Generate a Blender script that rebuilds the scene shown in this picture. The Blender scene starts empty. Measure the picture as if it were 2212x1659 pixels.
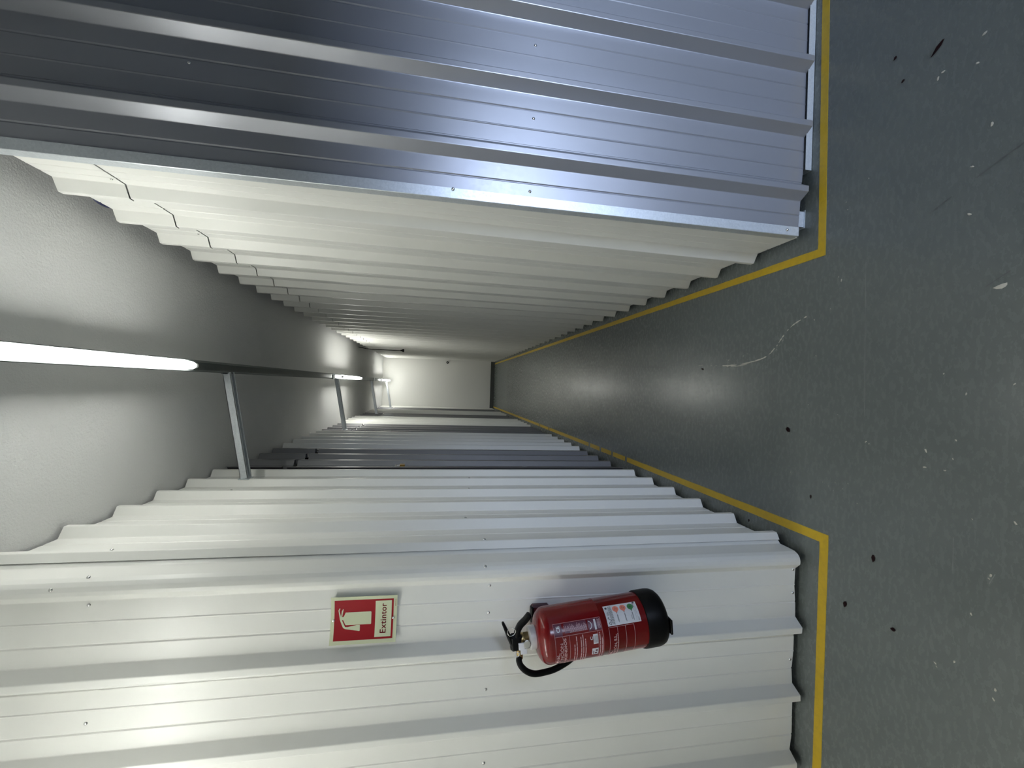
import bpy, math, random
from mathutils import Vector, Matrix
random.seed(7)
S = bpy.context.scene
COL = S.collection
PI = math.pi

# ------------------------------------------------------------------ camera
W_PX, H_PX, F_PX = 2212.0, 1659.0, 920.0
ROLL, VPX, VPY, CAM_H = math.radians(2.065), 943.3, 829.6, 1.385
F_ = Vector((VPX - W_PX / 2, VPY - H_PX / 2, F_PX)).normalized()
b_ = -(F_[0] * math.cos(ROLL) + F_[1] * math.sin(ROLL)) / F_[2]
D_ = Vector((math.cos(ROLL), math.sin(ROLL), b_)).normalized()
U_ = -D_
R_ = F_.cross(U_)
if R_[1] > 0:
    R_ = -R_
M_ = Matrix((R_, F_, U_))
cam = bpy.data.cameras.new('camera')
cam.sensor_fit = 'HORIZONTAL'
cam.sensor_width = 36.0
cam.lens = F_PX / W_PX * 36.0
cam.clip_start = 0.02
co = bpy.data.objects.new('camera', cam)
COL.objects.link(co)
cx, cy, cz = M_.col[0], -M_.col[1], -M_.col[2]
m4 = Matrix.Identity(4)
for i in range(3):
    m4[i][0], m4[i][1], m4[i][2] = cx[i], cy[i], cz[i]
m4[2][3] = CAM_H
co.matrix_world = m4
S.camera = co

# ------------------------------------------------------------------ light and exposure
S.view_settings.view_transform = 'Standard'
S.view_settings.look = 'None'
S.view_settings.exposure = 1.22
S.view_settings.gamma = 1.0
S.view_settings.use_curve_mapping = False
w = bpy.data.worlds.new('world')
S.world = w
w.use_nodes = True
w.node_tree.nodes['Background'].inputs[0].default_value = (0.55, 0.68, 0.9, 1)
w.node_tree.nodes['Background'].inputs[1].default_value = 0.3
TUBE_POWER = 14.3
# daylight entering through the garage gate on the right, behind the camera
al = bpy.data.lights.new('gate_daylight', 'AREA')
al.shape = 'RECTANGLE'
al.size, al.size_y = 3.0, 1.1
al.energy = 105
al.color = (0.62, 0.74, 1.0)
ao = bpy.data.objects.new('gate_daylight', al)
COL.objects.link(ao)
ao.location = (2.12, -3.9, 0.62)
ao.rotation_euler = (math.radians(90), 0, 0)

# ------------------------------------------------------------------ materials
def mat(name, base=(0.8, 0.8, 0.8), rough=0.5, metal=0.0, spec=0.5, coat=0.0, emit=None, estr=0.0):
    m = bpy.data.materials.new(name)
    m.use_nodes = True
    b = m.node_tree.nodes['Principled BSDF']
    b.inputs['Base Color'].default_value = (*base, 1)
    b.inputs['Roughness'].default_value = rough
    b.inputs['Metallic'].default_value = metal
    b.inputs['Specular IOR Level'].default_value = spec
    b.inputs['Coat Weight'].default_value = coat
    if emit:
        b.inputs['Emission Color'].default_value = (*emit, 1)
        b.inputs['Emission Strength'].default_value = estr
    return m

def nd(m, t, **kw):
    n = m.node_tree.nodes.new(t)
    for k, v in kw.items():
        if k in n.inputs:
            n.inputs[k].default_value = v
        else:
            setattr(n, k, v)
    return n

def ln(m, a, b):
    m.node_tree.links.new(a, b)

def coords(m, scale=(1, 1, 1)):
    g = nd(m, 'ShaderNodeNewGeometry')
    mp = nd(m, 'ShaderNodeMapping')
    mp.inputs['Scale'].default_value = scale
    ln(m, g.outputs['Position'], mp.inputs['Vector'])
    return mp.outputs['Vector']

def noise(m, vec, scale, detail=3.0, rough=0.5):
    n = nd(m, 'ShaderNodeTexNoise')
    n.inputs['Scale'].default_value = scale
    n.inputs['Detail'].default_value = detail
    n.inputs['Roughness'].default_value = rough
    ln(m, vec, n.inputs['Vector'])
    return n.outputs['Fac']

def rng(m, fac, a, b, c, d):
    n = nd(m, 'ShaderNodeMapRange')
    for i, v in enumerate((a, b, c, d)):
        n.inputs[i + 1].default_value = v
    ln(m, fac, n.inputs[0])
    return n.outputs[0]

def mixc(m, fac, c1, c2):
    n = nd(m, 'ShaderNodeMix', data_type='RGBA')
    if isinstance(fac, float):
        n.inputs[0].default_value = fac
    else:
        ln(m, fac, n.inputs[0])
    for i, c in ((6, c1), (7, c2)):
        if isinstance(c, tuple):
            n.inputs[i].default_value = (*c, 1)
        else:
            ln(m, c, n.inputs[i])
    return n.outputs[2]

def bump(m, h, strength=0.3, dist=0.002, prev=None):
    n = nd(m, 'ShaderNodeBump')
    n.inputs['Strength'].default_value = strength
    n.inputs['Distance'].default_value = dist
    ln(m, h, n.inputs['Height'])
    if prev is not None:
        ln(m, prev, n.inputs['Normal'])
    return n.outputs[0]

def bsdf(m):
    return m.node_tree.nodes['Principled BSDF']

def painted_steel(name, base, rough, metal=0.0, var=0.05, wob=0.5):
    m = mat(name, base, rough, metal)
    v = coords(m)
    n1 = noise(m, v, 3.0, 4)
    c2 = tuple(x * (1 - var) for x in base)
    ln(m, mixc(m, n1, base, c2), bsdf(m).inputs['Base Color'])
    n2 = noise(m, v, 90.0, 2)
    ln(m, rng(m, n2, 0, 1, rough - 0.03, rough + 0.04), bsdf(m).inputs['Roughness'])
    vz = coords(m, (1, 1, 0.35))
    n3 = noise(m, vz, 5.0, 1)
    n4 = noise(m, v, 420.0, 1)
    b1 = bump(m, n3, wob, 0.010)
    b2 = bump(m, n4, 0.05, 0.0006, b1)
    ln(m, b2, bsdf(m).inputs['Normal'])
    return m

M_WHITE = painted_steel('white_steel', (0.80, 0.80, 0.76), 0.36, wob=0.22)
M_GREY = painted_steel('silver_steel', (0.345, 0.355, 0.385), 0.36, 0.55, wob=0.22)
M_DGREY = painted_steel('grey_steel', (0.235, 0.235, 0.245), 0.36, 0.3, wob=0.22)

M_GALV = mat('galvanised', (0.62, 0.66, 0.69), 0.42, 0.5)
vv = nd(M_GALV, 'ShaderNodeTexVoronoi')
vv.inputs['Scale'].default_value = 170
ln(M_GALV, coords(M_GALV), vv.inputs['Vector'])
ln(M_GALV, mixc(M_GALV, vv.outputs['Color'], (0.58, 0.62, 0.65), (0.68, 0.72, 0.75)), bsdf(M_GALV).inputs['Base Color'])
ln(M_GALV, rng(M_GALV, noise(M_GALV, coords(M_GALV), 130, 2), 0, 1, 0.28, 0.5), bsdf(M_GALV).inputs['Roughness'])

M_PLASTER = mat('ceiling_plaster', (0.74, 0.74, 0.73), 0.85)
v = coords(M_PLASTER)
n1 = noise(M_PLASTER, v, 115, 3, 0.65)
n2 = noise(M_PLASTER, coords(M_PLASTER, (1.6, 0.8, 1)), 26, 3, 0.6)
b1 = bump(M_PLASTER, n2, 0.16, 0.006)
ln(M_PLASTER, bump(M_PLASTER, n1, 0.55, 0.004, b1), bsdf(M_PLASTER).inputs['Normal'])
ln(M_PLASTER, mixc(M_PLASTER, noise(M_PLASTER, v, 2.2, 4), (0.76, 0.76, 0.75), (0.68, 0.69, 0.69)), bsdf(M_PLASTER).inputs['Base Color'])

M_WALL = mat('wall_paint', (0.78, 0.78, 0.75), 0.7)
ln(M_WALL, bump(M_WALL, noise(M_WALL, coords(M_WALL), 60, 3), 0.15, 0.003), bsdf(M_WALL).inputs['Normal'])
M_SLAB = mat('slab_grey', (0.12, 0.12, 0.125), 0.6)  # used only on the added daylight-blocking slab
M_BASE = mat('baseboard_grey', (0.07, 0.075, 0.07), 0.6)
ln(M_BASE, rng(M_BASE, noise(M_BASE, coords(M_BASE), 30, 2), 0, 1, 0.5, 0.7), bsdf(M_BASE).inputs['Roughness'])

# floor: grey epoxy paint with wear, chips and scuffs
M_FLOOR = mat('floor_paint', (0.13, 0.142, 0.137), 0.3, spec=0.5)
v = coords(M_FLOOR)
cb = mixc(M_FLOOR, noise(M_FLOOR, v, 1.3, 5), (0.122, 0.141, 0.134), (0.152, 0.168, 0.160))
cb = mixc(M_FLOOR, rng(M_FLOOR, noise(M_FLOOR, v, 330, 1), 0.3, 0.75, 0, 0.06), cb, (0.20, 0.21, 0.20))
vo = nd(M_FLOOR, 'ShaderNodeTexVoronoi')
vo.inputs['Scale'].default_value = 13.0
ln(M_FLOOR, v, vo.inputs['Vector'])
dd = nd(M_FLOOR, 'ShaderNodeMath', operation='ADD')
ln(M_FLOOR, vo.outputs['Distance'], dd.inputs[0])
ln(M_FLOOR, rng(M_FLOOR, noise(M_FLOOR, v, 150, 2), 0, 1, -0.035, 0.035), dd.inputs[1])
sp = nd(M_FLOOR, 'ShaderNodeMath', operation='LESS_THAN')
sp.inputs[1].default_value = 0.014
ln(M_FLOOR, dd.outputs[0], sp.inputs[0])
sg = nd(M_FLOOR, 'ShaderNodeMath', operation='GREATER_THAN')
sg.inputs[1].default_value = 0.56
ln(M_FLOOR, noise(M_FLOOR, v, 3.1, 2), sg.inputs[0])
sm = nd(M_FLOOR, 'ShaderNodeMath', operation='MULTIPLY')
ln(M_FLOOR, sp.outputs[0], sm.inputs[0])
ln(M_FLOOR, sg.outputs[0], sm.inputs[1])
cb = mixc(M_FLOOR, sm.outputs[0], cb, (0.40, 0.40, 0.37))
ln(M_FLOOR, cb, bsdf(M_FLOOR).inputs['Base Color'])
rn = noise(M_FLOOR, coords(M_FLOOR, (0.5, 1.0, 1)), 70, 4, 0.6)
rr = rng(M_FLOOR, rn, 0.30, 0.70, 0.22, 0.31)
ln(M_FLOOR, rr, bsdf(M_FLOOR).inputs['Roughness'])
b1 = bump(M_FLOOR, noise(M_FLOOR, v, 16, 3), 0.03, 0.0012)
ln(M_FLOOR, bump(M_FLOOR, noise(M_FLOOR, v, 200, 2), 0.06, 0.0004, b1), bsdf(M_FLOOR).inputs['Normal'])

M_YEL = mat('yellow_line_paint', (0.50, 0.325, 0.02), 0.5)
ln(M_YEL, mixc(M_YEL, rng(M_YEL, noise(M_YEL, coords(M_YEL), 45, 4, 0.7), 0.45, 0.8, 0, 1), (0.56, 0.375, 0.010), (0.44, 0.30, 0.016)), bsdf(M_YEL).inputs['Base Color'])
M_TUBE = mat('lamp_tube', (0.9, 0.9, 0.9), 0.3, emit=(0.99, 1.0, 0.94), estr=TUBE_POWER)
M_TUBE2 = mat('lamp_tube_brighter', (0.9, 0.9, 0.9), 0.3, emit=(1.0, 1.0, 0.93), estr=TUBE_POWER * 1.55)
M_CAP = mat('lamp_cap', (0.7, 0.71, 0.7), 0.3)
M_CHAN = mat('channel_zinc', (0.22, 0.245, 0.24), 0.45, 0.55)
ln(M_CHAN, rng(M_CHAN, noise(M_CHAN, coords(M_CHAN), 80, 2), 0, 1, 0.35, 0.55), bsdf(M_CHAN).inputs['Roughness'])
M_RED = mat('extinguisher_red', (0.165, 0.003, 0.004), 0.22, spec=0.35, coat=0.25)
M_RED.node_tree.nodes['Principled BSDF'].inputs['Coat Roughness'].default_value = 0.12
ln(M_RED, rng(M_RED, noise(M_RED, coords(M_RED), 60, 2), 0, 1, 0.18, 0.28), bsdf(M_RED).inputs['Roughness'])
M_BLACK = mat('black_plastic', (0.004, 0.004, 0.004), 0.42, spec=0.15)
ln(M_BLACK, rng(M_BLACK, noise(M_BLACK, coords(M_BLACK), 150, 2), 0, 1, 0.36, 0.5), bsdf(M_BLACK).inputs['Roughness'])
M_RUBBER = mat('black_rubber', (0.004, 0.004, 0.004), 0.5, spec=0.15)
M_BRASS = mat('brass', (0.42, 0.31, 0.14), 0.32, 0.9)
M_STEEL = mat('polished_steel', (0.75, 0.75, 0.74), 0.22, 1.0)
M_NECK = mat('neck_plastic', (0.62, 0.60, 0.58), 0.35)
M_PRINT = mat('label_print_pink', (0.60, 0.36, 0.38), 0.4)
M_VIOLET = mat('label_violet', (0.10, 0.008, 0.030), 0.35)
M_PAPER = mat('sticker_white', (0.72, 0.72, 0.76), 0.45)
M_INK = mat('ink', (0.07, 0.07, 0.08), 0.5)
M_SALMON = mat('sticker_salmon', (0.80, 0.24, 0.17), 0.45)
M_GREEN = mat('sticker_green', (0.05, 0.24, 0.08), 0.45)
M_CREAM = mat('sign_cream', (0.60, 0.64, 0.44), 0.5)
M_SRED = mat('sign_red', (0.30, 0.004, 0.010), 0.5, spec=0.25)
M_STXT = mat('sign_text', (0.14, 0.004, 0.008), 0.5, spec=0.2)
M_DEBR = mat('debris_dark', (0.012, 0.004, 0.005), 0.8, spec=0.1)
M_CHIP = mat('paint_chip', (0.62, 0.60, 0.52), 0.6)
M_SCUFF = mat('scuff_dark', (0.075, 0.082, 0.082), 0.5)
M_SCUFFL = mat('scuff_light', (0.27, 0.29, 0.28), 0.5)
M_BLUE = mat('blue_plastic', (0.012, 0.016, 0.07), 0.4)
M_PAD = mat('padlock_brass', (0.36, 0.22, 0.05), 0.35, 0.6)
M_REDBR = mat('bracket_dark_red', (0.05, 0.012, 0.018), 0.35)

# ------------------------------------------------------------------ mesh helpers
def link(o, parent=None):
    COL.objects.link(o)
    if parent:
        o.parent = parent
    return o

def mesh(name, verts, faces, m, parent=None, smooth=False, mats=None, mi=None):
    d = bpy.data.meshes.new(name)
    d.from_pydata([tuple(x) for x in verts], [], faces)
    for q in (mats or [m]):
        d.materials.append(q)
    if mi:
        for p, i in zip(d.polygons, mi):
            p.material_index = i
    if smooth:
        for p in d.polygons:
            p.use_smooth = True
    d.update()
    return link(bpy.data.objects.new(name, d), parent)

def tag(o, label, cat=None, group=None, kind=None):
    o['label'] = label
    if cat:
        o['category'] = cat
    if group:
        o['group'] = group
    if kind:
        o['kind'] = kind
    return o

def empty(name, loc, label=None, cat=None, kind=None, group=None):
    o = bpy.data.objects.new(name, None)
    o.location = loc
    o.empty_display_size = 0.05
    COL.objects.link(o)
    if label:
        tag(o, label, cat, group, kind)
    return o

class MB:
    def __init__(s):
        s.v, s.f = [], []
    def add(s, vs, fs):
        n = len(s.v)
        s.v += [tuple(x) for x in vs]
        s.f += [tuple(i + n for i in f) for f in fs]
        return s
    def box(s, a, b, rot=None, bev=0.0):
        x0, y0, z0 = a
        x1, y1, z1 = b
        if bev > 0:
            import itertools
            vs, idx = [], {}
            ax = ((x0, x1), (y0, y1), (z0, z1))
            cc = [(p + q) / 2 for p, q in ax]
            # chamfered box: 24 verts
            for c in itertools.product((0, 1), repeat=3):
                for k in range(3):
                    p = []
                    for i in range(3):
                        e = ax[i][c[i]]
                        sgn = 1 if c[i] else -1
                        p.append(e if i == k else e - sgn * bev)
                    idx[(c, k)] = len(vs)
                    vs.append(p)
            fs = []
            for k in range(3):
                o = [i for i in range(3) if i != k]
                for sd in (0, 1):
                    q = []
                    for u, w_ in ((0, 0), (1, 0), (1, 1), (0, 1)):
                        c = [0, 0, 0]
                        c[k] = sd
                        c[o[0]] = u
                        c[o[1]] = w_
                        q.append(idx[(tuple(c), k)])
                    fs.append(q)
            for k in range(3):  # edges parallel to axis k
                o = [i for i in range(3) if i != k]
                for u in (0, 1):
                    for w_ in (0, 1):
                        c0 = [0, 0, 0]
                        c0[o[0]], c0[o[1]] = u, w_
                        c1 = list(c0)
                        c1[k] = 1
                        fs.append([idx[(tuple(c0), o[0])], idx[(tuple(c1), o[0])], idx[(tuple(c1), o[1])], idx[(tuple(c0), o[1])]])
            for c in itertools.product((0, 1), repeat=3):
                fs.append([idx[(c, k)] for k in range(3)])
        else:
            vs = [(x0, y0, z0), (x1, y0, z0), (x1, y1, z0), (x0, y1, z0), (x0, y0, z1), (x1, y0, z1), (x1, y1, z1), (x0, y1, z1)]
            fs = [(0, 3, 2, 1), (4, 5, 6, 7), (0, 1, 5, 4), (1, 2, 6, 5), (2, 3, 7, 6), (3, 0, 4, 7)]
        if rot is not None:
            vs = [rot @ Vector(p) for p in vs]
        return s.add(vs, fs)
    def lathe(s, prof, n=48, mtx=None):
        vs, fs = [], []
        for r, z in prof:
            for i in range(n):
                a = 2 * PI * i / n
                vs.append(Vector((r * math.cos(a), r * math.sin(a), z)))
        for j in range(len(prof) - 1):
            for i in range(n):
                k = (i + 1) % n
                fs.append((j * n + i, j * n + k, (j + 1) * n + k, (j + 1) * n + i))
        fs.append(tuple(reversed(range(n))))
        fs.append(tuple(range((len(prof) - 1) * n, len(prof) * n)))
        if mtx is not None:
            vs = [mtx @ p for p in vs]
        return s.add(vs, fs)
    def tube(s, path, rad, n=12, cap=True):
        pts = [Vector(p) for p in path]
        rs = rad if isinstance(rad, (list, tuple)) else [rad] * len(pts)
        up = None
        vs, fs = [], []
        for i, p in enumerate(pts):
            t = (pts[min(i + 1, len(pts) - 1)] - pts[max(i - 1, 0)]).normalized()
            if up is None:
                up = t.orthogonal().normalized()
            else:
                up = (up - t * up.dot(t)).normalized()
            bi = t.cross(up)
            for k in range(n):
                a = 2 * PI * k / n
                vs.append(p + (up * math.cos(a) + bi * math.sin(a)) * rs[i])
        for i in range(len(pts) - 1):
            for k in range(n):
                q = (k + 1) % n
                fs.append((i * n + k, i * n + q, (i + 1) * n + q, (i + 1) * n + k))
        if cap:
            fs.append(tuple(reversed(range(n))))
            fs.append(tuple(range((len(pts) - 1) * n, len(pts) * n)))
        return s.add(vs, fs)
    def build(s, name, m, parent=None, smooth=False, keep=None):
        o = mesh(name, s.v, s.f, m, parent, smooth)
        return o

def sharp(o, deg=35):
    d = o.data
    for p in d.polygons:
        p.use_smooth = True
    try:
        d.set_sharp_from_angle(angle=math.radians(deg))
    except Exception:
        pass
    return o

def spline(pts, n=8):
    pts = [Vector(p) for p in pts]
    out = []
    for i in range(len(pts) - 1):
        p0, p1, p2, p3 = pts[max(i - 1, 0)], pts[i], pts[i + 1], pts[min(i + 2, len(pts) - 1)]
        for k in range(n):
            t = k / n
            out.append(0.5 * ((2 * p1) + (p2 - p0) * t + (2 * p0 - 5 * p1 + 4 * p2 - p3) * t * t + (3 * p1 - p0 - 3 * p2 + p3) * t ** 3))
    out.append(pts[-1])
    return out

def text_geo(txt, height, width=None, bold=0.0, space=1.0):
    """outline of a word as flat mesh data, cap height scaled to `height`, left end at 0"""
    c = bpy.data.curves.new('txt', 'FONT')
    c.body = txt
    c.size = 1.0
    c.offset = bold
    c.space_character = space
    c.resolution_u = 3
    o = bpy.data.objects.new('txt', c)
    COL.objects.link(o)
    dg = bpy.context.evaluated_depsgraph_get()
    me = o.evaluated_get(dg).to_mesh()
    vs = [Vector(v_.co) for v_ in me.vertices]
    fs = [tuple(p.vertices) for p in me.polygons]
    o.evaluated_get(dg).to_mesh_clear()
    bpy.data.objects.remove(o)
    bpy.data.curves.remove(c)
    x0 = min(v_.x for v_ in vs)
    x1 = max(v_.x for v_ in vs)
    sy = height / 0.73
    sx = (width / (x1 - x0)) if width else sy
    out = [((v_.x - x0) * sx, v_.y * sy) for v_ in vs]
    return out, fs

# ------------------------------------------------------------------ corrugated sheets
PITCH = 0.25

def rounded(pts, r=0.0022):
    out = [pts[0]]
    for i in range(1, len(pts) - 1):
        a, p, b = Vector(pts[i - 1]), Vector(pts[i]), Vector(pts[i + 1])
        u, v_ = a - p, b - p
        lu, lv = u.length, v_.length
        if lu < 1e-6 or lv < 1e-6:
            continue
        ang = u.angle(v_)
        rr_ = min(r, lu * 0.4, lv * 0.4)
        if ang > math.radians(172) or lu < 0.0055 or lv < 0.0055:
            out.append(tuple(p))
            continue
        q0, q1 = p + u.normalized() * rr_, p + v_.normalized() * rr_
        mid = (q0 + q1 + p * 2) / 4
        out += [tuple(q0), tuple(mid), tuple(q1)]
    out.append(pts[-1])
    return out

def rib_profile(s0, s1, pk, pitch=PITCH, depth=0.036, pw=0.021, sl=0.023, pre=None, flat_to=None):
    """(s, d) points between s0 and s1; ribs start their flat top at pk + k*pitch"""
    k = math.floor((s0 - pk) / pitch) - 1
    pts = []
    while pk + k * pitch < s1 + pitch:
        a = pk + k * pitch
        val = pitch - pw - 2 * sl
        v0 = a + pw + sl
        pts += [(a, depth), (a + pw, depth), (v0, 0.0)]
        for fr, hh_ in ((0.335, 0.0015), (0.69, -0.0022)):
            c = v0 + val * fr
            ww_ = 0.0034 if hh_ > 0 else 0.0042
            pts += [(c - ww_, 0.0), (c - 0.0006, hh_), (c + 0.0006, hh_), (c + ww_, 0.0)]
        pts += [(a + pitch - sl, 0.0)]
        k += 1
    def at(s):
        for (p, q) in zip(pts, pts[1:]):
            if p[0] <= s <= q[0]:
                t = (s - p[0]) / (q[0] - p[0] + 1e-9)
                return p[1] + (q[1] - p[1]) * t
        return 0
    if flat_to is not None:
        pts = [(a_, d_) if a_ > flat_to else (a_, min(d_, 0.0)) for a_, d_ in pts]
    mid = [p for p in pts if s0 + 1e-4 < p[0] < s1 - 1e-4]
    res = [(s0, at(s0))] + mid + [(s1, at(s1))]
    return (pre or []) + res

def sheet(name, prof, fn, z0, z1, m, parent, rows=6, t=0.0009, rnd=0.0022):
    """fn(s, d, z) -> world; z0/z1 numbers or functions of s"""
    pr = rounded(prof, rnd)
    n = len(pr)
    vs, fs = [], []
    Z0 = z0 if callable(z0) else (lambda s: z0)
    Z1 = z1 if callable(z1) else (lambda s: z1)
    for back in (0, 1):
        for j in range(rows + 1):
            for (s, d) in pr:
                za, zb = Z0(s), Z1(s)
                z = za + (zb - za) * j / rows
                vs.append(fn(s, d - back * t, z))
    L = (rows + 1) * n
    for j in range(rows):
        for i in range(n - 1):
            a = j * n + i
            fs.append((a, a + 1, a + 1 + n, a + n))
            fs.append((L + a, L + a + n, L + a + 1 + n, L + a + 1))
    for i in range(n - 1):
        fs.append((i + 1, i, L + i, L + i + 1))
        a = rows * n + i
        fs.append((a, a + 1, L + a + 1, L + a))
    for j in range(rows):
        a, b = j * n, j * n + n - 1
        fs.append((a + n, a, L + a, L + a + n))
        fs.append((b, b + n, L + b + n, L + b))
    o = mesh(name, vs, fs, m, parent)
    return sharp(o, 9)

def ceil_z(y):
    return 2.675 - 0.004 * y

# ------------------------------------------------------------------ setting: floor, ceiling, outer walls
XL, XR, YB, YF = -4.5, 6.0, -4.0, 10.35
fl = MB().box((XL, YB, -0.1), (XR, YF, 0.0)).build('floor', M_FLOOR)
tag(fl, 'grey painted concrete floor with yellow lines, chips and scuffs', kind='structure')
vs = [(XL, YB, ceil_z(YB)), (XR, YB, ceil_z(YB)), (XR, YF + .1, ceil_z(YF)), (XL, YF + .1, ceil_z(YF))]
ce = MB().add(vs + [(a, b, c + 0.15) for a, b, c in vs], [(3, 2, 1, 0), (4, 5, 6, 7), (0, 1, 5, 4), (1, 2, 6, 5), (2, 3, 7, 6), (3, 0, 4, 7)]).build('ceiling', M_PLASTER)
tag(ce, 'rough white plaster ceiling above the metal partitions', kind='structure')
wf = MB().box((XL, YF, 0), (XR, YF + .12, ceil_z(YF) + .02)).build('wall_far', M_WALL)
tag(wf, 'plain white wall closing the far end of the corridor', kind='structure')
bb = MB().box((-0.6, YF - 0.014, 0.0), (0.66, YF + 0.001, 0.095), bev=0.003).build('baseboard_far', M_BASE)
tag(bb, 'dark grey baseboard along the foot of the far wall', kind='structure')
wb = MB().box((XL, YB - .12, 0), (XR, YB, 2.8)).build('wall_back', M_WALL)
tag(wb, 'white garage wall behind the camera', kind='structure')
wl = MB().box((XL - .12, YB, 0), (XL, YF, 2.8)).build('wall_outer_left', M_WALL)
tag(wl, 'white garage wall on the far left', kind='structure')
wr = MB().box((XR, YB, 0), (XR + .12, YF, 2.8)).build('wall_outer_right', M_WALL)
tag(wr, 'white garage wall on the far right', kind='structure')

bk0 = MB().box((XL, YB, 0), (0.55, -0.8, 2.66)).build('daylight_block_left', M_WALL)  # unseen block, added to keep the daylight off the left side
tag(bk0, 'white block added out of view behind the camera to stop daylight', kind='structure')
hd = MB().box((0.55, -0.88, 1.12), (XR, -0.80, 2.69)).build('daylight_block_top', M_SLAB)  # unseen slab, added to cut daylight off the upper silver partition
tag(hd, 'grey slab added out of view behind the camera to keep daylight low', kind='structure')
# ------------------------------------------------------------------ left partition
SCREW = MB().lathe([(0.0045, 0.0), (0.0052, 0.0008), (0.0045, 0.0024), (0.0025, 0.0034), (0.0006, 0.0037)], 12)
SCREW_ME = SCREW.build('screw', M_STEEL)
sharp(SCREW_ME, 40)
SCREW_DATA = SCREW_ME.data
bpy.data.objects.remove(SCREW_ME)

def screw(p, nrm, parent, sc=1.0):
    o = link(bpy.data.objects.new('screw', SCREW_DATA), parent)
    o.location = p
    o.rotation_euler = Vector(nrm).to_track_quat('Z', 'Y').to_euler()
    o.scale = (sc, sc, sc)
    return o

def left_fn(off=0.0):
    return lambda s, d, z: (-0.582 + d + off, s, z)

wL = empty('wall_left', (0, 0, 0), 'white corrugated metal partition along the left side of the corridor', kind='structure')
ztopL = lambda y: ceil_z(y) - 0.014

def split(a, b, step=1.0):
    out = []
    x = a
    while x < b - 0.15:
        y = min(x + step, b)
        if b - y < 0.2:
            y = b
        out.append((x, y))
        x = y
    return out

def run_left(a, b, pk, pitch=0.25, off=0.0):
    for i, (p, q) in enumerate(split(a, b, pitch * 4)):
        lap = 0.012 if i else 0.0
        sheet('corrugated_sheet', rib_profile(p - lap, q, pk, pitch), left_fn(off + 0.0012 * (i % 2)), 0.025, ztopL, M_WHITE, wL)

run_left(1.479, 2.885, 1.494, 0.25, 0.001)
run_left(3.80, 4.985, 3.895, 0.247, 0.0)
run_left(5.955, 7.11, 6.045, 0.243, 0.004)
run_left(8.13, 9.04, 8.21, 0.245, 0.004)
run_left(9.96, 10.34, 10.03, 0.25, 0.004)
for y, z in ((1.484, 2.35), (1.507, 1.199), (1.76, 1.25), (2.515, 1.178), (2.27, 1.20), (2.265, 2.34)):
    yy = min((1.494 + k * .25 + .0105 for k in range(6)), key=lambda q: abs(q - y))
    screw((-0.545, yy, z), (1, 0, 0), wL)

def storage_door(n, y0, y1, pk, pitch, label, number=None):
    d = empty('door_%d' % n, (-0.6, (y0 + y1) / 2, 0), label, kind='structure')
    ox, oy = 0.6, -(y0 + y1) / 2
    fn = lambda s, dd_, z: (-0.592 + dd_ + ox, s + oy, z)
    sheet('door_leaf', rib_profile(y0 + .004, y1 - .004, pk, pitch, pw=0.03, sl=0.02), fn, 0.03, 2.304, M_DGREY, d)
    sheet('transom_sheet', rib_profile(y0 + .004, y1 - .004, pk, pitch, pw=0.03, sl=0.02), fn, 2.328, ztopL, M_DGREY, d)
    st = MB()
    for yy in (y0 - .005, y1 - .04):
        st.box((-0.66 + ox, yy + oy, 0.0), (-0.615 + ox, yy + .045 + oy, 2.6), bev=0.002)
    st.build('door_frame', M_BLACK, d)
    return d, ox, oy

d1, ox, oy = storage_door(1, 2.885, 3.80, 3.142, 0.258, 'grey corrugated storage door nearest the camera, with brass padlock')
pl = MB().box((-0.5915 + ox, 2.99 + oy, 0.704), (-0.5895 + ox, 3.095 + oy, 0.740), bev=0.0005).build('number_plate', M_PAPER, d1)
g, gf = text_geo('2', 0.022, 0.030, bold=0.02)
mesh('plate_digit', [(0.0025, x + 3.012 - 2.962 - 0.0, z) for x, z in g], gf, M_INK, pl)
pl.children[0].location = (-0.5915 + ox, 3.046 + oy - 0.055, 0.711)
MB().box((-0.5915 + ox, 2.99 + oy, 1.632), (-0.587 + ox, 3.095 + oy, 1.668), bev=0.001).build('hasp_plate', M_STEEL, d1)
stp = MB().tube([(-0.588 + ox, 3.02 + oy, 1.645), (-0.570 + ox, 3.02 + oy, 1.645), (-0.570 + ox, 3.04 + oy, 1.645), (-0.588 + ox, 3.04 + oy, 1.645)], 0.003, 8).build('hasp_staple', M_STEEL, d1, True)
pk_ = empty('padlock', (-0.570, 3.03, 1.582), 'small brass padlock hanging on the nearest grey door', 'padlock')
sharp(MB().box((-0.009, -0.022, 0.0), (0.009, 0.022, 0.034), bev=0.003).build('lock_body', M_PAD, pk_), 30)
MB().tube(spline([(0, -0.014, 0.032), (0, -0.014, 0.052), (0, 0, 0.064), (0, 0.014, 0.052), (0, 0.014, 0.032)], 6), 0.0032, 10).build('shackle', M_STEEL, pk_, True)
d2, ox2, oy2 = storage_door(2, 4.985, 5.955, 5.10, 0.252, 'grey corrugated storage door, second from the camera')
d3, _, _ = storage_door(3, 7.11, 8.13, 7.22, 0.25, 'grey corrugated storage door, third from the camera')
d4, _, _ = storage_door(4, 9.04, 9.96, 9.15, 0.25, 'grey corrugated storage door nearest the far wall')
MB().box((-0.5915 + ox2, 4.95 + oy2 + .07, 0.706), (-0.587 + ox2, 4.95 + oy2 + .13, 0.738), bev=0.0005).build('number_plate', M_PAPER, d2)

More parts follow.
